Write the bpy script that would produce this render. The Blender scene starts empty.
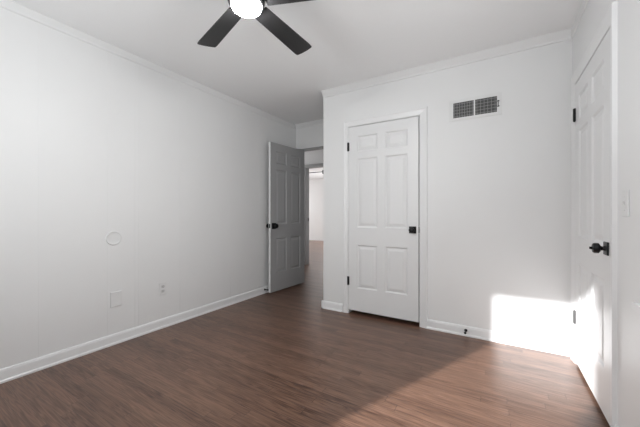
import bpy, bmesh, math, random
from mathutils import Vector, Matrix
sc = bpy.context.scene
COL = sc.collection
R = math.radians
random.seed(4)

# ------------------------------------------------ camera, world, sun, exposure
XL, XR, YB, YR, H = -2.74, 0.485, 2.92, -0.77, 2.485      # left, right, back, rear planes, ceiling
XA, YE = -1.722, 3.79                                      # alcove corner, alcove end wall
cd = bpy.data.cameras.new('camera'); cam = bpy.data.objects.new('camera', cd); COL.objects.link(cam)
cd.sensor_width = 36; cd.lens = 36 * 294 / 640; cd.clip_start = 0.02
cam.location = (0, 0, 1.09); cam.rotation_euler = (R(90), 0, R(31.2))
sc.camera = cam
w = bpy.data.worlds.new('sky'); sc.world = w; w.use_nodes = True
bg = w.node_tree.nodes['Background']; bg.inputs[0].default_value = (0.95, 1.0, 1.02, 1); bg.inputs[1].default_value = 0.7
sd = bpy.data.lights.new('sun', 'SUN'); sun = bpy.data.objects.new('sun', sd); COL.objects.link(sun)
sd.energy = 9.5; sd.angle = R(1.3); sd.color = (0.97, 0.97, 0.97)
_dir = Vector((math.sin(R(24.3)) * math.cos(R(21.9)), math.cos(R(24.3)) * math.cos(R(21.9)), -math.sin(R(21.9))))
sun.rotation_euler = _dir.to_track_quat('-Z', 'Y').to_euler(); sun.location = (-3, -4, 3)
def area(name, loc, direction, sx, sy, power, color=(1, 1, 1)):
    d = bpy.data.lights.new(name, 'AREA'); d.shape = 'RECTANGLE'; d.size = sx; d.size_y = sy; d.energy = power; d.color = color
    o = bpy.data.objects.new(name, d); COL.objects.link(o); o.location = loc
    o.rotation_euler = Vector(direction).to_track_quat('-Z', 'Z').to_euler(); return o
W1 = (-1.735, -0.89, 0.72, 2.05)     # rear window x0,x1,z0,z1
W2 = (0.15, 1.50, 0.75, 2.05)      # added, unseen right wall window y0,y1,z0,z1
area('daylight_rear_window', ((W1[0]+W1[1])/2, YR-0.16, (W1[2]+W1[3])/2), (0, 1, 1.2), W1[1]-W1[0], W1[3]-W1[2], 24, (0.96, 1.0, 1.01))
area('added_side_fill', (XR+0.16, (W2[0]+W2[1])/2, (W2[2]+W2[3])/2), (-1, 0, 2.2), W2[1]-W2[0], W2[3]-W2[2], 12.5, (0.96, 1.0, 1.01))  # fill lamp at an added, unseen window, tilted up to brighten the ceiling
area('added_far_back_fill', (-4.9, 10.25, 1.35), (0, -1, -0.6), 1.4, 1.5, 60)  # lamp behind an added, unseen window, for far room brightness and floor glare
area('added_far_side_fill', (-9.05, 8.2, 1.4), (1, 0, -0.4), 1.6, 1.4, 70)  # lamp behind another added, unseen window, lights the far wall
area('added_hall_fill', (-4.80, 4.55, 1.45), (1, 0, 0), 0.9, 1.3, 12)  # lamp and its unseen window added to lift the dark hall
sc.view_settings.view_transform = 'Standard'; sc.view_settings.look = 'None'
sc.view_settings.gamma = 1; sc.view_settings.use_curve_mapping = False; sc.view_settings.exposure = 0.22

# ------------------------------------------------ materials
def mat(name, col, rough=0.5, metal=0.0, emit=None, noise=0.0, bump=0.0, nscale=40, spec=0.5):
    m = bpy.data.materials.new(name); m.use_nodes = True; nt = m.node_tree; b = nt.nodes['Principled BSDF']
    b.inputs['Base Color'].default_value = (*col, 1); b.inputs['Roughness'].default_value = rough
    b.inputs['Metallic'].default_value = metal; b.inputs['Specular IOR Level'].default_value = spec
    if emit: b.inputs['Emission Color'].default_value = (*emit[0], 1); b.inputs['Emission Strength'].default_value = emit[1]
    tc = nt.nodes.new('ShaderNodeTexCoord'); n = nt.nodes.new('ShaderNodeTexNoise'); n.inputs['Scale'].default_value = nscale
    n.inputs['Detail'].default_value = 3
    nt.links.new(tc.outputs['Object'], n.inputs['Vector'])
    if noise:
        mx = nt.nodes.new('ShaderNodeMix'); mx.data_type = 'RGBA'
        mx.inputs[6].default_value = (*[c * (1 - noise) for c in col], 1); mx.inputs[7].default_value = (*[min(1, c * (1 + noise)) for c in col], 1)
        nt.links.new(n.outputs['Fac'], mx.inputs[0]); nt.links.new(mx.outputs[2], b.inputs['Base Color'])
    if bump:
        bp = nt.nodes.new('ShaderNodeBump'); bp.inputs['Strength'].default_value = bump; bp.inputs['Distance'].default_value = 0.002
        nt.links.new(n.outputs['Fac'], bp.inputs['Height']); nt.links.new(bp.outputs['Normal'], b.inputs['Normal'])
    return m
M_WALL = mat('wall_paint', (0.81, 0.81, 0.812), 0.45, noise=0.01, bump=0.06, nscale=6)
M_CEIL = mat('ceiling_paint', (0.95, 0.95, 0.955), 0.8, noise=0.01, bump=0.05, nscale=60)
M_TRIM = mat('trim_paint', (0.82, 0.82, 0.825), 0.32, noise=0.01, nscale=10)
M_DOOR = mat('door_paint', (0.78, 0.78, 0.785), 0.36, noise=0.01, bump=0.04, nscale=30)
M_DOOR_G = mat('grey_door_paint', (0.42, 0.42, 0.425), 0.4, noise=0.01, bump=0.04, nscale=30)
M_BLACK = mat('black_metal', (0.012, 0.012, 0.013), 0.35, 0.6, noise=0.1)
M_BLADE = mat('dark_blade', (0.019, 0.019, 0.020), 0.45, noise=0.2, nscale=8)
M_STEEL = mat('nickel', (0.06, 0.06, 0.06), 0.6, 0.0, noise=0.05)
M_PLAST = mat('white_plastic', (0.78, 0.78, 0.78), 0.35, noise=0.01)
M_DARK = mat('duct_dark', (0.10, 0.10, 0.10), 0.8, noise=0.1)
M_SLOT = mat('slot_dark', (0.12, 0.12, 0.12), 0.6, noise=0.1)
M_LAMP = mat('lit_diffuser', (0.9, 0.9, 0.9), 0.4, emit=((1.0, 0.995, 0.98), 190.0))

def floor_material():
    m = bpy.data.materials.new('oak_floor'); m.use_nodes = True; nt = m.node_tree; N = nt.nodes; L = nt.links
    b = N['Principled BSDF']; tc = N.new('ShaderNodeTexCoord'); sp = N.new('ShaderNodeSeparateXYZ'); L.new(tc.outputs['Object'], sp.inputs[0])
    def mth(op, a, bb=None, c=None):
        n = N.new('ShaderNodeMath'); n.operation = op
        for i, v in enumerate((a, bb, c)):
            if v is None: continue
            if isinstance(v, (int, float)): n.inputs[i].default_value = v
            else: L.new(v, n.inputs[i])
        return n.outputs[0]
    def comb(x, y, z):
        n = N.new('ShaderNodeCombineXYZ')
        for i, v in enumerate((x, y, z)):
            if isinstance(v, (int, float)): n.inputs[i].default_value = v
            else: L.new(v, n.inputs[i])
        return n.outputs[0]
    PW, PL = 0.057, 1.15
    ry = mth('DIVIDE', sp.outputs['Y'], PW); row = mth('FLOOR', ry); fy = mth('FRACT', ry)
    wn = N.new('ShaderNodeTexWhiteNoise'); wn.noise_dimensions = '1D'; L.new(row, wn.inputs['W'])
    rx = mth('ADD', mth('DIVIDE', sp.outputs['X'], PL), mth('MULTIPLY', wn.outputs['Value'], 7.3)); colm = mth('FLOOR', rx); fx = mth('FRACT', rx)
    w2 = N.new('ShaderNodeTexWhiteNoise'); w2.noise_dimensions = '2D'; L.new(comb(row, colm, 0), w2.inputs['Vector'])
    bid = w2.outputs['Value']
    # wavy oak grain, different on each board
    off = mth('MULTIPLY', bid, 37.0)
    gv = comb(mth('ADD', mth('MULTIPLY', sp.outputs['X'], 1.6), off), mth('ADD', mth('MULTIPLY', sp.outputs['Y'], 30.0), off), off)
    g1 = N.new('ShaderNodeTexNoise'); g1.inputs['Scale'].default_value = 1.0; g1.inputs['Detail'].default_value = 2; g1.inputs['Distortion'].default_value = 0.4; L.new(gv, g1.inputs['Vector'])
    rings = mth('FRACT', mth('MULTIPLY', g1.outputs['Fac'], 8.0))
    ringt = mth('ABSOLUTE', mth('SUBTRACT', rings, 0.5))
    fv = comb(mth('ADD', mth('MULTIPLY', sp.outputs['X'], 7.0), off), mth('MULTIPLY', sp.outputs['Y'], 150.0), off)
    g2 = N.new('ShaderNodeTexNoise'); g2.inputs['Scale'].default_value = 1.0; g2.inputs['Detail'].default_value = 2; L.new(fv, g2.inputs['Vector'])
    big = N.new('ShaderNodeTexNoise'); big.inputs['Scale'].default_value = 1.3; big.inputs['Detail'].default_value = 2; L.new(tc.outputs['Object'], big.inputs['Vector'])
    fac = mth('ADD', mth('ADD', mth('MULTIPLY', bid, 0.22), mth('MULTIPLY', ringt, 0.56)), mth('ADD', mth('MULTIPLY', g2.outputs['Fac'], 0.62), mth('MULTIPLY', big.outputs['Fac'], 0.25)))
    cr = N.new('ShaderNodeValToRGB'); L.new(fac, cr.inputs[0])
    cr.color_ramp.elements[0].position = 0.42; cr.color_ramp.elements[0].color = (0.064, 0.029, 0.0175, 1)
    cr.color_ramp.elements[1].position = 0.94; cr.color_ramp.elements[1].color = (0.210, 0.117, 0.078, 1)
    gap = mth('MAXIMUM', mth('GREATER_THAN', mth('ABSOLUTE', mth('SUBTRACT', fy, 0.5)), 0.484), mth('GREATER_THAN', mth('ABSOLUTE', mth('SUBTRACT', fx, 0.5)), 0.4988))
    mx = N.new('ShaderNodeMix'); mx.data_type = 'RGBA'; L.new(mth('MULTIPLY', gap, 0.7), mx.inputs[0]); L.new(cr.outputs[0], mx.inputs[6]); mx.inputs[7].default_value = (0.03, 0.015, 0.01, 1)
    L.new(mx.outputs[2], b.inputs['Base Color'])
    L.new(mth('ADD', mth('MULTIPLY', g2.outputs['Fac'], 0.12), 0.26), b.inputs['Roughness'])
    bp = N.new('ShaderNodeBump'); bp.inputs['Strength'].default_value = 0.25; bp.inputs['Distance'].default_value = 0.001
    L.new(mth('SUBTRACT', g2.outputs['Fac'], mth('MULTIPLY', gap, 1.5)), bp.inputs['Height']); L.new(bp.outputs['Normal'], b.inputs['Normal'])
    b.inputs['Specular IOR Level'].default_value = 0.55
    return m
M_FLOOR = floor_material()

# ------------------------------------------------ mesh helpers
def box(bm, x0, x1, y0, y1, z0, z1):
    v = [bm.verts.new(p) for p in ((x0,y0,z0),(x1,y0,z0),(x1,y1,z0),(x0,y1,z0),(x0,y0,z1),(x1,y0,z1),(x1,y1,z1),(x0,y1,z1))]
    for f in ((0,3,2,1),(4,5,6,7),(0,1,5,4),(1,2,6,5),(2,3,7,6),(3,0,4,7)): bm.faces.new([v[i] for i in f])
def lathe(bm, prof, mtx=Matrix(), n=28):
    """prof: list of (radius, axial) turned about local z, placed by mtx"""
    rings = []
    for r, a in prof:
        if r < 1e-6: rings.append([bm.verts.new(mtx @ Vector((0, 0, a)))])
        else: rings.append([bm.verts.new(mtx @ Vector((r*math.cos(2*math.pi*k/n), r*math.sin(2*math.pi*k/n), a))) for k in range(n)])
    for A, B in zip(rings, rings[1:]):
        for k in range(n):
            a, b_ = A[k % len(A)], A[(k+1) % len(A)]; c, d = B[(k+1) % len(B)], B[k % len(B)]
            vs = [a] + ([b_] if b_ is not a else []) + [c] + ([d] if d is not c else [])
            if len(vs) >= 3: bm.faces.new(vs)
def prism(bm, poly, axis_from, axis_to, mapf):
    """extrude 2D poly between two values; mapf(a, p) -> 3D"""
    A = [bm.verts.new(mapf(axis_from, p)) for p in poly]; B = [bm.verts.new(mapf(axis_to, p)) for p in poly]
    n = len(poly)
    for i in range(n): bm.faces.new([A[i], A[(i+1) % n], B[(i+1) % n], B[i]])
    bm.faces.new(A[::-1]); bm.faces.new(B)
def obj(name, bm, m, parent=None, bevel=0.0, smooth=False, loc=None, rot=None):
    bmesh.ops.recalc_face_normals(bm, faces=bm.faces)
    me = bpy.data.meshes.new(name); bm.to_mesh(me); bm.free(); me.materials.append(m)
    o = bpy.data.objects.new(name, me); COL.objects.link(o)
    if parent: o.parent = parent
    if loc: o.location = loc
    if rot: o.rotation_euler = rot
    if bevel:
        md = o.modifiers.new('bevel', 'BEVEL'); md.width = bevel; md.segments = 2; md.limit_method = 'ANGLE'; md.angle_limit = R(40)
    if smooth:
        for p in me.polygons: p.use_smooth = True
        try: me.set_sharp_from_angle(angle=R(40))
        except Exception: pass
    return o
def tag(o, label, cat, group=None, kind=None):
    o['label'] = label; o['category'] = cat
    if group: o['group'] = group
    if kind: o['kind'] = kind
    return o
def struct(o, label, cat): return tag(o, label, cat, kind='structure')
def empty(name, loc, rot=(0, 0, 0)):
    o = bpy.data.objects.new(name, None); COL.objects.link(o); o.location = loc; o.rotation_euler = rot; o.empty_display_size = 0.1; return o

def wall(name, axis, a, b, front, back, holes=(), grooves=(), z1=None, label='', extra=None):
    """solid wall along `axis` from a to b, front plane coordinate and back plane coordinate, holes (u0,u1,z0,z1), shallow vertical panel grooves"""
    z1 = z1 or H; bm = bmesh.new(); g = 0.0025; dep = 0.0012 if back > front else -0.0012
    cuts = {a, b}
    for h in holes: cuts |= {h[0], h[1]}
    gs = [x for x in grooves if all(not (h[0]-g < x < h[1]+g) or True for h in holes)]
    for x in gs: cuts |= {x-g, x+g}
    cuts = sorted(c for c in cuts if a <= c <= b)
    for u0, u1 in zip(cuts, cuts[1:]):
        mid = (u0+u1)/2; spans = [(0.0, z1)]
        for h in holes:
            if h[0] < mid < h[1]:
                ns = []
                for s0, s1 in spans:
                    if h[2] > s0: ns.append((s0, min(h[2], s1)))
                    if h[3] < s1: ns.append((max(h[3], s0), s1))
                spans = ns
        fr = front + (dep if any(abs(mid-x) < g for x in gs) else 0)
        for s0, s1 in spans:
            lo, hi = min(fr, back), max(fr, back)
            if axis == 'x': box(bm, u0, u1, lo, hi, s0, s1)
            else: box(bm, lo, hi, u0, u1, s0, s1)
    return struct(obj(name, bm, M_WALL), label, 'wall')

# ------------------------------------------------ structure
bm = bmesh.new(); box(bm, -9.0, 1.6, YR-0.12, 10.3, -0.1, 0.0)
struct(obj('floor', bm, M_FLOOR), 'reddish brown oak strip floor running through the room and the hall', 'floor')
bm = bmesh.new(); box(bm, -9.0, 1.6, YR-0.12, 10.3, H, H+0.1)
struct(obj('ceiling', bm, M_CEIL), 'smooth white ceiling', 'ceiling')
LG = [-0.35, 0.12, 0.733, 1.156, 1.37, 1.40, 1.80, 2.45, 2.95]
wall('wall_left', 'y', YR-0.12, YE, XL, XL-0.12, grooves=LG, label='long white panelled wall with faint vertical grooves on the left')
CD = (-1.405, -0.645, 0.0, 2.037)
wall('wall_back', 'x', XA, XR+0.12, YB, YB+0.115, holes=(CD,), grooves=[-0.46, -0.12, 0.33], label='white panelled wall holding the closed closet door and the air vent')
RD = (2.001, 2.786, 0.0, 2.029)
wall('wall_right', 'y', YR-0.12, YB, XR, XR+0.115, holes=(RD, W2), label='white wall on the right with the second closed door')
wall('wall_rear', 'x', XL-0.12, XR+0.12, YR, YR-0.12, holes=(W1,), label='white wall behind the viewer with the sunny window')
wall('wall_closet', 'y', YB+0.115, YE, XA, XA+0.11, label='white side wall of the entry recess')
ED = (-2.675, -1.80, 0.0, 2.085)
wall('wall_entry', 'x', XL-2.0, 0.9, YE, YE+0.12, holes=(ED,), label='white wall with the open doorway at the end of the entry recess')
HD = (-3.50, -2.70, 0.0, 2.06)
wall('wall_hall', 'x', -9.0, 0.9, 5.20, 5.32, holes=(HD,), label='pale hall wall with a second doorway beyond the open door')
wall('wall_hall_left', 'y', YE+0.12, 5.20, XL-1.9, XL-2.0, holes=((4.1, 5.0, 0.8, 2.1),), label='white wall closing the left end of the hall')
wall('wall_hall_right', 'y', YE+0.12, 5.20, 0.78, 0.9, label='white wall closing the right end of the hall')
wall('wall_far', 'x', -9.0, -2.9, 10.1, 10.2, holes=((-5.6, -4.2, 0.6, 2.1),), label='bright white wall at the back of the far room')
wall('wall_far_left', 'y', 5.32, 10.1, -8.9, -9.0, holes=((7.4, 9.0, 0.7, 2.1),), label='white wall on the left of the far room')
wall('wall_far_right', 'y', 5.32, 10.1, -3.0, -2.9, label='white wall on the right of the far room')
# closet interior walls behind the two closed doors
wall('wall_closet_inner', 'x', XR+0.115, 1.6, 1.5, 1.4, label='wall closing the space behind the right door')
wall('wall_closet_outer', 'y', 1.4, YE, 1.4, 1.5, label='wall at the back of the space behind the right door')

# crown, baseboards, casings
def crown_x(bm, x0, x1, y, s):     # s=-1: moulding projects to -y
    P = [(0, 0), (0.050, 0), (0.046, -0.006), (0.028, -0.026), (0.012, -0.046), (0.009, -0.060), (0, -0.064)]
    prism(bm, P, x0, x1, lambda a, p: (a, y + s*p[0], H + p[1]))
def crown_y(bm, y0, y1, x, s):
    P = [(0, 0), (0.012, 0), (0.012, -0.012), (0.009, -0.054), (0.006, -0.062), (0, -0.064)]
    prism(bm, P, y0, y1, lambda a, p: (x + s*p[0], a, H + p[1]))
BP = [(0, 0), (0.020, 0), (0.020, 0.012), (0.014, 0.020), (0.012, 0.070), (0.008, 0.084), (0, 0.088)]
def base_x(bm, x0, x1, y, s): prism(bm, BP, x0, x1, lambda a, p: (a, y + s*p[0], p[1]))
def base_y(bm, y0, y1, x, s): prism(bm, BP, y0, y1, lambda a, p: (x + s*p[0], a, p[1]))
def trimobj(name, fn, label, cat='trim'):
    bm = bmesh.new(); fn(bm); return struct(obj(name, bm, M_WALL if 'crown' in label else M_TRIM), label, cat)
trimobj('trim_1', lambda b: crown_y(b, YR, YE, XL, 1), 'thin crown strip where the left wall meets the ceiling')
trimobj('trim_2', lambda b: (crown_x(b, XA, XR, YB, -1)), 'thin crown strip above the closet door and vent')
trimobj('trim_3', lambda b: crown_y(b, YR, YB, XR, -1), 'thin crown strip above the right door')
trimobj('trim_4', lambda b: crown_x(b, XL, XA, YE, -1), 'thin crown strip above the open doorway')
trimobj('trim_15', lambda b: crown_y(b, YB, YE, XA, -1), 'thin crown strip along the side of the entry recess')
trimobj('baseboard_left', lambda b: base_y(b, YR, YE, XL, 1), 'white baseboard along the long left wall', 'baseboard')
trimobj('baseboard_back', lambda b: base_x(b, -0.585, XR, YB, -1), 'white baseboard right of the closet door', 'baseboard')
trimobj('baseboard_corner', lambda b: (base_x(b, XA-0.020, -1.47, YB, -1), base_y(b, YB-0.02, YE, XA, -1)), 'short white baseboard at the corner left of the closet door', 'baseboard')
trimobj('baseboard_right', lambda b: base_y(b, YR, 1.96, XR, -1), 'white baseboard below the light switch on the right wall', 'baseboard')
trimobj('baseboard_rear', lambda b: base_x(b, XL, XR, YR, 1), 'white baseboard on the wall behind the viewer', 'baseboard')
trimobj('baseboard_far', lambda b: base_x(b, -8.9, -3.0, 10.1, -1), 'white baseboard at the back of the far room', 'baseboard')
trimobj('baseboard_hall', lambda b: (base_x(b, -4.6, -3.57, 5.20, -1), base_x(b, -2.63, 0.7, 5.20, -1)), 'white baseboard on the hall wall', 'baseboard')
CP = [(0.0, 0.0), (0.0, 0.006), (0.008, 0.009), (0.044, 0.015), (0.052, 0.019), (0.062, 0.019), (0.066, 0.0)]   # inner->outer, projection
def casing(name, axis, u0, u1, z1, plane, s, label, wdt=0.066, jamb=0.115, outw=None, paint=None):
    """casing round an opening: two legs, a head (mitred look) and the jamb lining"""
    bm = bmesh.new(); k = wdt/0.066
    def pt(u, d, z): return (u, plane + s*d, z) if axis == 'x' else (plane + s*d, u, z)
    # swept profile: bottom-left, top-left, top-right, bottom-right with mitres
    rings = []
    kl = k if outw is None else outw[0]/0.066; kr = k if outw is None else outw[1]/0.066
    for (u, z, du, dz) in ((u0, 0, -kl, 0), (u0, z1, -kl, k), (u1, z1, kr, k), (u1, 0, kr, 0)):
        rings.append([bm.verts.new(pt(u + du*a, d, z + dz*a)) for a, d in CP])
    for A, B in zip(rings, rings[1:]):
        for i in range(len(CP)-1): bm.faces.new([A[i], A[i+1], B[i+1], B[i]])
    bm.faces.new(rings[0]); bm.faces.new(rings[-1][::-1])
    # jamb lining and stop
    t = 0.003; e = -jamb
    def bx(ua, ub, da, db, za, zb):
        if axis == 'x': box(bm, ua, ub, min(plane+s*da, plane+s*db), max(plane+s*da, plane+s*db), za, zb)
        else: box(bm, min(plane+s*da, plane+s*db), max(plane+s*da, plane+s*db), ua, ub, za, zb)
    bx(u0, u0+t, 0, e, 0, z1); bx(u1-t, u1, 0, e, 0, z1); bx(u0, u1, 0, e, z1-t, z1)
    return struct(obj(name, bm, paint or M_TRIM), label, 'door casing')
casing('trim_5', 'x', CD[0], CD[1], CD[3], YB, -1, 'white moulded casing around the closet door', 0.07, outw=(0.055, 0.072))
casing('trim_6', 'y', RD[0], RD[1], RD[3], XR, -1, 'white moulded casing around the right door', 0.075, outw=(0.075, 0.075))
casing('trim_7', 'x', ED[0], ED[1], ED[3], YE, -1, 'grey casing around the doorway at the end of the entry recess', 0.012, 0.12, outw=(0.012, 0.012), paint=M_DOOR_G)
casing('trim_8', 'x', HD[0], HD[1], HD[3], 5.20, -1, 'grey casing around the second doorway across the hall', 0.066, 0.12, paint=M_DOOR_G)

def window(name, axis, u0, u1, z0, z1, plane, s, label):
    bm = bmesh.new()
    def bx(ua, ub, da, db, za, zb):
        p, q = plane+s*da, plane+s*db
        if axis == 'x': box(bm, ua, ub, min(p, q), max(p, q), za, zb)
        else: box(bm, min(p, q), max(p, q), ua, ub, za, zb)
    c = 0.07
    bx(u0-c, u0, 0, 0.018, z0-c, z1+c); bx(u1, u1+c, 0, 0.018, z0-c, z1+c); bx(u0, u1, 0, 0.018, z1, z1+c); bx(u0-c-0.02, u1+c+0.02, 0, 0.045, z0-0.025, z0)
    f = 0.012
    bx(u0, u0+f, -0.09, -0.05, z0, z1); bx(u1-f, u1, -0.09, -0.05, z0, z1); bx(u0, u1, -0.09, -0.05, z0, z0+f); bx(u0, u1, -0.09, -0.05, z1-f, z1)
    return struct(obj(name, bm, M_TRIM), label, 'window')
window('window_1', 'x', *W1, YR, 1, 'white framed window behind the viewer that lets the sun in')
window('added_window_2', 'y', *W2, XR, -1, 'added white framed window, out of view in the right wall, for fill light')
window('added_window_3', 'x', -5.6, -4.2, 0.6, 2.1, 10.1, -1, 'added white framed window, out of view at the back of the far room, to brighten it')
window('added_window_5', 'y', 7.4, 9.0, 0.7, 2.1, -8.9, 1, 'added white framed window, out of view on the left side of the far room, to light its back wall')

window('added_window_4', 'y', 4.1, 5.0, 0.8, 2.1, XL-1.9, 1, 'added white framed window, out of view at the left end of the hall, to brighten it')
# ------------------------------------------------ doors
def door_mesh(w_, h_, t_=0.035):
    """six panel door in local coords: x 0..w, y 0..t (y=0 is the room face), z 0..h"""
    k = h_/2.0; xs = (0.104, 0.104+(w_-0.208-0.085)/2, 0.104+(w_-0.208-0.085)/2+0.085, w_-0.104)
    zs = ((0.245*k, 0.715*k), (0.905*k, 1.650*k), (1.725*k, 1.895*k))
    panels = [(xs[a], xs[b_], z0, z1) for (a, b_) in ((0, 1), (2, 3)) for (z0, z1) in zs]
    bm = bmesh.new(); gx = sorted({0, w_, *xs}); gz = sorted({0, h_, *[z for p in zs for z in p]})
    for side in (0, 1):
        Y = 0 if side == 0 else t_; dr = 1 if side == 0 else -1
        for x0, x1 in zip(gx, gx[1:]):
            for z0, z1 in zip(gz, gz[1:]):
                if (x0, x1, z0, z1) in panels:
                    prev = None
                    for ins, d in ((0, 0), (0.004, 0.003), (0.012, 0.010), (0.020, 0.010), (0.044, 0.003), (0.046, 0.003)):
                        ring = [bm.verts.new((x, Y+dr*d, z)) for x, z in ((x0+ins, z0+ins), (x1-ins, z0+ins), (x1-ins, z1-ins), (x0+ins, z1-ins))]
                        if prev:
                            for i in range(4): bm.faces.new([prev[i], prev[(i+1) % 4], ring[(i+1) % 4], ring[i]])
                        prev = ring
                    bm.faces.new(prev)
                else:
                    bm.faces.new([bm.verts.new(p) for p in ((x0, Y, z0), (x1, Y, z0), (x1, Y, z1), (x0, Y, z1))])
    for q in (((0,0,0),(0,t_,0),(0,t_,h_),(0,0,h_)), ((w_,0,0),(w_,t_,0),(w_,t_,h_),(w_,0,h_)), ((0,0,0),(w_,0,0),(w_,t_,0),(0,t_,0)), ((0,0,h_),(w_,0,h_),(w_,t_,h_),(0,t_,h_))):
        bm.faces.new([bm.verts.new(p) for p in q])
    bmesh.ops.remove_doubles(bm, verts=bm.verts, dist=1e-5)
    return bm
def knob(parent, x, z, y, s, lockbutton=True, stub=1.0, size=1.0):
    """square rose, neck, barrel knob; projects along s*y. rose is the part, knob its sub-part"""
    bm = bmesh.new(); q = 0.034*size; box(bm, x-q, x+q, min(y, y+s*0.008), max(y, y+s*0.008), z-q, z+q)
    rose = obj('door_rose', bm, M_BLACK, parent, bevel=0.003)
    m = Matrix.Translation((x, y, z)) @ Matrix.Rotation(R(90) if s < 0 else R(-90), 4, 'X')
    bm = bmesh.new()
    P = [(0, 0.006), (0.015, 0.006), (0.013, 0.012), (0.010, 0.018), (0.012, 0.025), (0.021, 0.029), (0.0265, 0.034), (0.0265, 0.050), (0.022, 0.056), (0.010, 0.058)]
    P += [(0.007, 0.058), (0.007, 0.067), (0.005, 0.069), (0, 0.069)] if lockbutton else [(0, 0.0585)]
    P = [(r*size, a*stub) for r, a in P]
    lathe(bm, P, m, 32); obj('door_knob', bm, M_BLACK, rose, smooth=True)
def hinge(parent, z, y=-0.006, x=-0.002, h=0.09, m=None, leaf=True):
    bm = bmesh.new(); lathe(bm, [(0, -h/2-0.005), (0.004, -h/2-0.004), (0.004, -h/2), (0.0065, -h/2), (0.0065, h/2), (0.004, h/2), (0.004, h/2+0.004), (0, h/2+0.005)], Matrix.Translation((x, y, z)) @ Matrix.Diagonal((1.35, 1.35, 1, 1)), 16)
    for q in (-1, 0, 1): lathe(bm, [(0.0065, z*0), (0.0072, 0.001), (0.0065, 0.002)], Matrix.Translation((x, y, z + q*h/3.2)), 16)
    if leaf: box(bm, x-0.013, x+0.013, y+0.003, y+0.0065, z-h/2, z+h/2)
    obj('hinge', bm, m or M_BLACK, parent, smooth=True)
def latch(parent, w_, z, t_):
    bm = bmesh.new(); box(bm, w_-0.001, w_+0.0012, t_*0.2, t_*0.8, z-0.028, z+0.028); box(bm, w_, w_+0.003, t_*0.35, t_*0.65, z-0.008, z+0.008)
    obj('latch_plate', bm, M_BLACK, parent)

DW, DT = 0.745, 0.035
d1 = struct(obj('door_1', door_mesh(DW, 1.985), M_DOOR, loc=(-1.400, 2.913, 0.042)), 'closed white six panel closet door with black square knob', 'door')
knob(d1, DW-0.055, 0.888, 0, -1, False); latch(d1, DW, 0.888, DT)
hinge(d1, 1.775); hinge(d1, 0.315)
d2 = struct(obj('door_2', door_mesh(0.772, 1.993), M_DOOR, loc=(0.479, 2.781, 0.026), rot=(0, 0, R(-90))), 'closed white six panel door on the right wall with black knob', 'door')
knob(d2, 0.772-0.046, 0.884, 0, -1, True); latch(d2, 0.772, 0.884, DT)
hinge(d2, 1.775, x=0.006); hinge(d2, 0.315, x=0.006, m=M_STEEL)
ang = math.atan2(3.047-3.79, -2.625+2.578)
ox, oy = -2.578 + math.sin(ang)*DT, 3.79 - math.cos(ang)*DT
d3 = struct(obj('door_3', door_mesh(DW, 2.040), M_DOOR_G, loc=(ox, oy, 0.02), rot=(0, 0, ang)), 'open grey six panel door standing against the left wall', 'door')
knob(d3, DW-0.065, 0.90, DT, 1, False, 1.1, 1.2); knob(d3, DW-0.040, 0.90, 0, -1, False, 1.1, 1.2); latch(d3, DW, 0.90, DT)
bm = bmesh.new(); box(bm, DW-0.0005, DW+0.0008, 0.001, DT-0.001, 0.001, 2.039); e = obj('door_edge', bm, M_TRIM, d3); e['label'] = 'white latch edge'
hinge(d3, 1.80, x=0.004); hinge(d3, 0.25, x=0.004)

# ------------------------------------------------ ceiling fan
FX, FY, FZ = -1.126, 1.116, 2.205
fan = tag(empty('ceiling_fan', (FX, FY, H)), 'dark five blade ceiling fan with a glowing round light', 'ceiling fan')
bm = bmesh.new(); lathe(bm, [(0, 0), (0.075, 0), (0.075, -0.03), (0.06, -0.045), (0.02, -0.05), (0.013, -0.055), (0.013, -0.17), (0, -0.17)]); obj('canopy', bm, M_BLACK, fan, smooth=True)
bm = bmesh.new(); lathe(bm, [(0, -0.16), (0.04, -0.165), (0.085, -0.185), (0.096, -0.21), (0.098, -0.28), (0.092, -0.302), (0.086, -0.305), (0, -0.305)]); obj('motor_housing', bm, M_BLACK, fan, smooth=True)
bm = bmesh.new(); lathe(bm, [(0.079, -0.300), (0.079, -0.312), (0.073, -0.324), (0.052, -0.334), (0.026, -0.340), (0, -0.342)], n=40); obj('light_diffuser', bm, M_LAMP, fan, smooth=True)
def blade_mesh():
    bm = bmesh.new(); L0, L1, n = 0.10, 0.555, 14
    top, bot = [], []
    pts = []
    for i in range(n+1):
        t = i/n; x = L0 + (L1-L0)*t; hw = 0.048 + 0.016*t
        pts.append((x, hw))
    out = [(x, hw) for x, hw in pts[:-1]] + [(L1-0.006, pts[-1][1]-0.003), (L1-0.001, pts[-1][1]-0.010), (L1+0.004, 0.02), (L1+0.004, -0.02), (L1-0.001, -pts[-1][1]+0.010), (L1-0.006, -pts[-1][1]+0.003)] + [(x, -hw) for x, hw in reversed(pts[:-1])]
    prism(bm, out, -0.003, 0.003, lambda a, p: (p[0], p[1], a))
    return bm
blade0 = None
for i in range(5):
    a = R(91 + 72*i)
    if blade0 is None:
        blade0 = obj('blade', blade_mesh(), M_BLADE, fan)
        b = blade0
        bm = bmesh.new(); box(bm, 0.075, 0.16, -0.022, 0.022, 0.003, 0.009); bracket0 = obj('blade_bracket', bm, M_BLACK, b, bevel=0.002)
    else:
        b = blade0.copy(); COL.objects.link(b); b.parent = fan
        c = bracket0.copy(); COL.objects.link(c); c.parent = b
    b.location = (0, 0, FZ-H); b.rotation_euler = (R(-11), 0, a); b.rotation_mode = 'XYZ'

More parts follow.
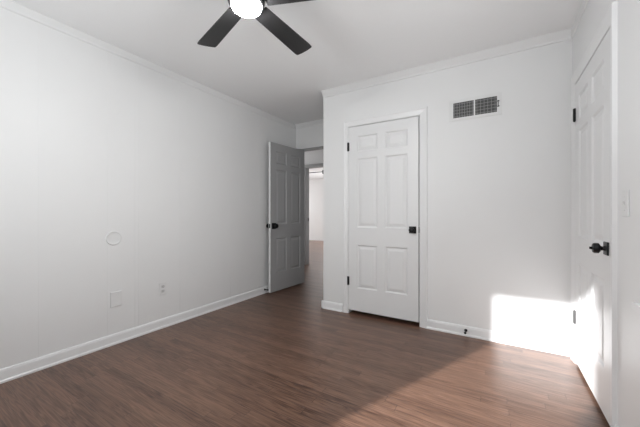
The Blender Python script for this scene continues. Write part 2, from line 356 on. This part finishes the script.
# ------------------------------------------------ air vent
V = tag(empty('air_vent', (-0.178, YB, 2.022)), 'white metal air vent with two dark louvred halves beside the closet door', 'air vent')
bm = bmesh.new()
ow, oh, iw, ih = 0.205, 0.095, 0.170, 0.068
for (x0, x1, z0, z1) in ((-ow, -iw, -oh, oh), (iw, ow, -oh, oh), (-iw, iw, ih, oh), (-iw, iw, -oh, -ih), (-0.006, 0.006, -ih, ih)): box(bm, x0, x1, -0.007, 0, z0, z1)
obj('vent_frame', bm, M_PLAST, V, bevel=0.001)
bm = bmesh.new(); box(bm, -iw, iw, -0.0012, -0.0004, -ih, ih); obj('vent_duct', bm, M_DARK, V)
M_LOUV = mat('louver_grey', (0.30, 0.30, 0.30), 0.5, 0.0, noise=0.05)
for s in (-1, 1):
    bm = bmesh.new(); x0, x1 = (-iw, -0.006) if s < 0 else (0.006, iw)
    n = 8 if s < 0 else 6
    for i in range(n):
        x = x0 + (i+0.5)*(x1-x0)/n
        box(bm, x-0.0016, x+0.0016, -0.0055, -0.0014, -ih, ih)
    for i in range(5):
        z = -ih + (i+0.5)*2*ih/5
        box(bm, x0, x1, -0.0030, -0.0016, z-0.0017, z+0.0017)
    obj('louvers', bm, M_LOUV, V)
bm = bmesh.new(); box(bm, 0.176, 0.182, -0.013, -0.007, -0.028, 0.028); box(bm, 0.172, 0.188, -0.010, -0.007, 0.018, 0.026); box(bm, 0.172, 0.188, -0.010, -0.007, -0.026, -0.018); obj('damper_lever', bm, M_STEEL, V)
for s in (-1, 1):
    bm = bmesh.new(); lathe(bm, [(0, 0.0105), (0.003, 0.010), (0.004, 0.007), (0.004, 0.006)], Matrix.Translation((s*0.192, 0, 0.03*s)) @ Matrix.Rotation(R(90), 4, 'X'), 12); obj('screw', bm, M_PLAST, V)

# ------------------------------------------------ wall plates on the left wall (local: face +x)
def plate_bm(w_, h_, t_=0.006):
    bm = bmesh.new(); box(bm, 0, t_, -w_/2, w_/2, -h_/2, h_/2); return bm
RX = Matrix.Rotation(R(90), 4, 'Y')
o = tag(empty('round_cover_plate', (XL, 1.205, 0.885)), 'round white blank cover plate, the higher plate on the left wall', 'cover plate')
bm = bmesh.new(); lathe(bm, [(0, 0.006), (0.040, 0.006), (0.048, 0.0065), (0.0545, 0.010), (0.058, 0.007), (0.060, 0)], RX, 40); obj('cover_disc', bm, M_PLAST, o, smooth=True)
for s in (-1, 1):
    bm = bmesh.new(); lathe(bm, [(0, 0.008), (0.003, 0.0078), (0.004, 0.006)], Matrix.Translation((0, s*0.026, 0)) @ RX, 12); obj('screw', bm, M_PLAST, o)
o = tag(empty('square_cover_plate', (XL, 1.222, 0.375)), 'rectangular white blank cover plate below the round one', 'cover plate')
obj('cover_plate', plate_bm(0.086, 0.125, 0.009), M_PLAST, o, bevel=0.003)
for s in (-1, 1):
    bm = bmesh.new(); lathe(bm, [(0, 0.0108), (0.003, 0.0104), (0.004, 0.009)], Matrix.Translation((0, 0, s*0.042)) @ RX, 12); obj('screw', bm, M_PLAST, o)
o = tag(empty('power_outlet', (XL, 1.622, 0.372)), 'white double power outlet low on the left wall', 'outlet')
obj('cover_plate', plate_bm(0.072, 0.116), M_PLAST, o, bevel=0.002)
M_SOCK = mat('socket_face', (0.62, 0.62, 0.62), 0.45, noise=0.02)
for s in (-1, 1):
    bm = bmesh.new(); P = []
    for k in range(24):
        a = 2*math.pi*k/24; P.append((0.0172*math.cos(a), max(-0.0135, min(0.0135, 0.0172*math.sin(a)))))
    prism(bm, P, 0.004, 0.0078, lambda a, p, s=s: (a, p[0], s*0.0215 + p[1])); sk = obj('socket', bm, M_SOCK, o)
    bm = bmesh.new(); box(bm, 0.0077, 0.0082, -0.0075, -0.0052, s*0.0215-0.001, s*0.0215+0.0075); box(bm, 0.0077, 0.0082, 0.0052, 0.0075, s*0.0215-0.001, s*0.0215+0.0065)
    lathe(bm, [(0, 0.0082), (0.0026, 0.0082), (0.0026, 0.0077)], Matrix.Translation((0, 0, s*0.0215-0.0075)) @ RX, 12); obj('slots', bm, M_SLOT, sk)
bm = bmesh.new(); lathe(bm, [(0, 0.008), (0.003, 0.0078), (0.004, 0.006)], RX, 12); obj('screw', bm, M_PLAST, o)

# light switch on the right wall (faces -x)
o = tag(empty('light_switch', (XR, 1.81, 1.135)), 'white light switch on the right wall beside the door casing', 'light switch')
bm = bmesh.new(); box(bm, -0.006, 0, -0.036, 0.036, -0.058, 0.058); obj('cover_plate', bm, M_PLAST, o, bevel=0.002)
bm = bmesh.new(); prism(bm, [(-0.0055, -0.009), (-0.015, 0.002), (-0.014, 0.008), (-0.0055, 0.009)], -0.005, 0.005, lambda a, p: (p[0], a, p[1])); obj('toggle', bm, M_PLAST, o)
for s in (-1, 1):
    bm = bmesh.new(); lathe(bm, [(0, 0.008), (0.003, 0.0078), (0.004, 0.006)], Matrix.Translation((0, 0, s*0.030)) @ Matrix.Rotation(R(-90), 4, 'Y'), 12); obj('screw', bm, M_PLAST, o)

# door stops: base, sprung rod, rubber tip
def door_stop(loc, rotz, label, L=0.075):
    o = tag(empty('door_stop', loc, (0, 0, rotz)), label, 'door stop')
    bm = bmesh.new(); lathe(bm, [(0, 0), (0.013, 0), (0.013, 0.003), (0.008, 0.008), (0, 0.009)], RX, 20); obj('stop_base', bm, M_BLACK, o, smooth=True)
    bm = bmesh.new(); P = [(0, 0.006)]
    n = 12
    for i in range(n):
        a = 0.008 + (L-0.020)*i/n; P += [(0.0042, a), (0.0056, a + (L-0.020)/n/2)]
    P += [(0.0042, L-0.011), (0, L-0.011)]
    lathe(bm, P, RX, 16); obj('stop_spring', bm, M_BLACK, o, smooth=True)
    bm = bmesh.new(); lathe(bm, [(0, L-0.013), (0.009, L-0.013), (0.0105, L-0.009), (0.0105, L-0.003), (0.007, L), (0, L)], RX, 20); obj('stop_tip', bm, M_BLACK, o, smooth=True)
door_stop((-0.245, YB-0.012, 0.052), R(-90), 'small black door stop on the baseboard below the air vent')
door_stop((XL+0.012, 3.045, 0.052), 0, 'small black door stop behind the open grey door', 0.06)

# strike plate on the jamb of the far doorway, and the rod under its head
bm = bmesh.new(); box(bm, 0, 0.0015, -0.02, 0.02, -0.035, 0.035); box(bm, 0.001, 0.0022, -0.01, 0.01, -0.014, 0.014)
tag(obj('strike_plate', bm, M_BLACK, loc=(HD[0]+0.003, 5.29, 0.96)), 'small dark strike plate on the jamb of the doorway across the hall', 'strike plate')
o = tag(empty('curtain_rod', (HD[0]+0.003, 5.30, 1.965)), 'thin pale rod with a black end under the head of the far doorway', 'curtain rod')
bm = bmesh.new(); lathe(bm, [(0, 0), (0.008, 0), (0.008, 0.36), (0, 0.36)], RX, 14); obj('rod', bm, M_STEEL, o, smooth=True)
bm = bmesh.new(); box(bm, 0.355, 0.405, -0.02, 0.02, -0.045, 0.035); box(bm, 0.372, 0.388, -0.008, 0.008, 0.035, 0.0925); obj('rod_bracket', bm, M_BLACK, o, bevel=0.004)
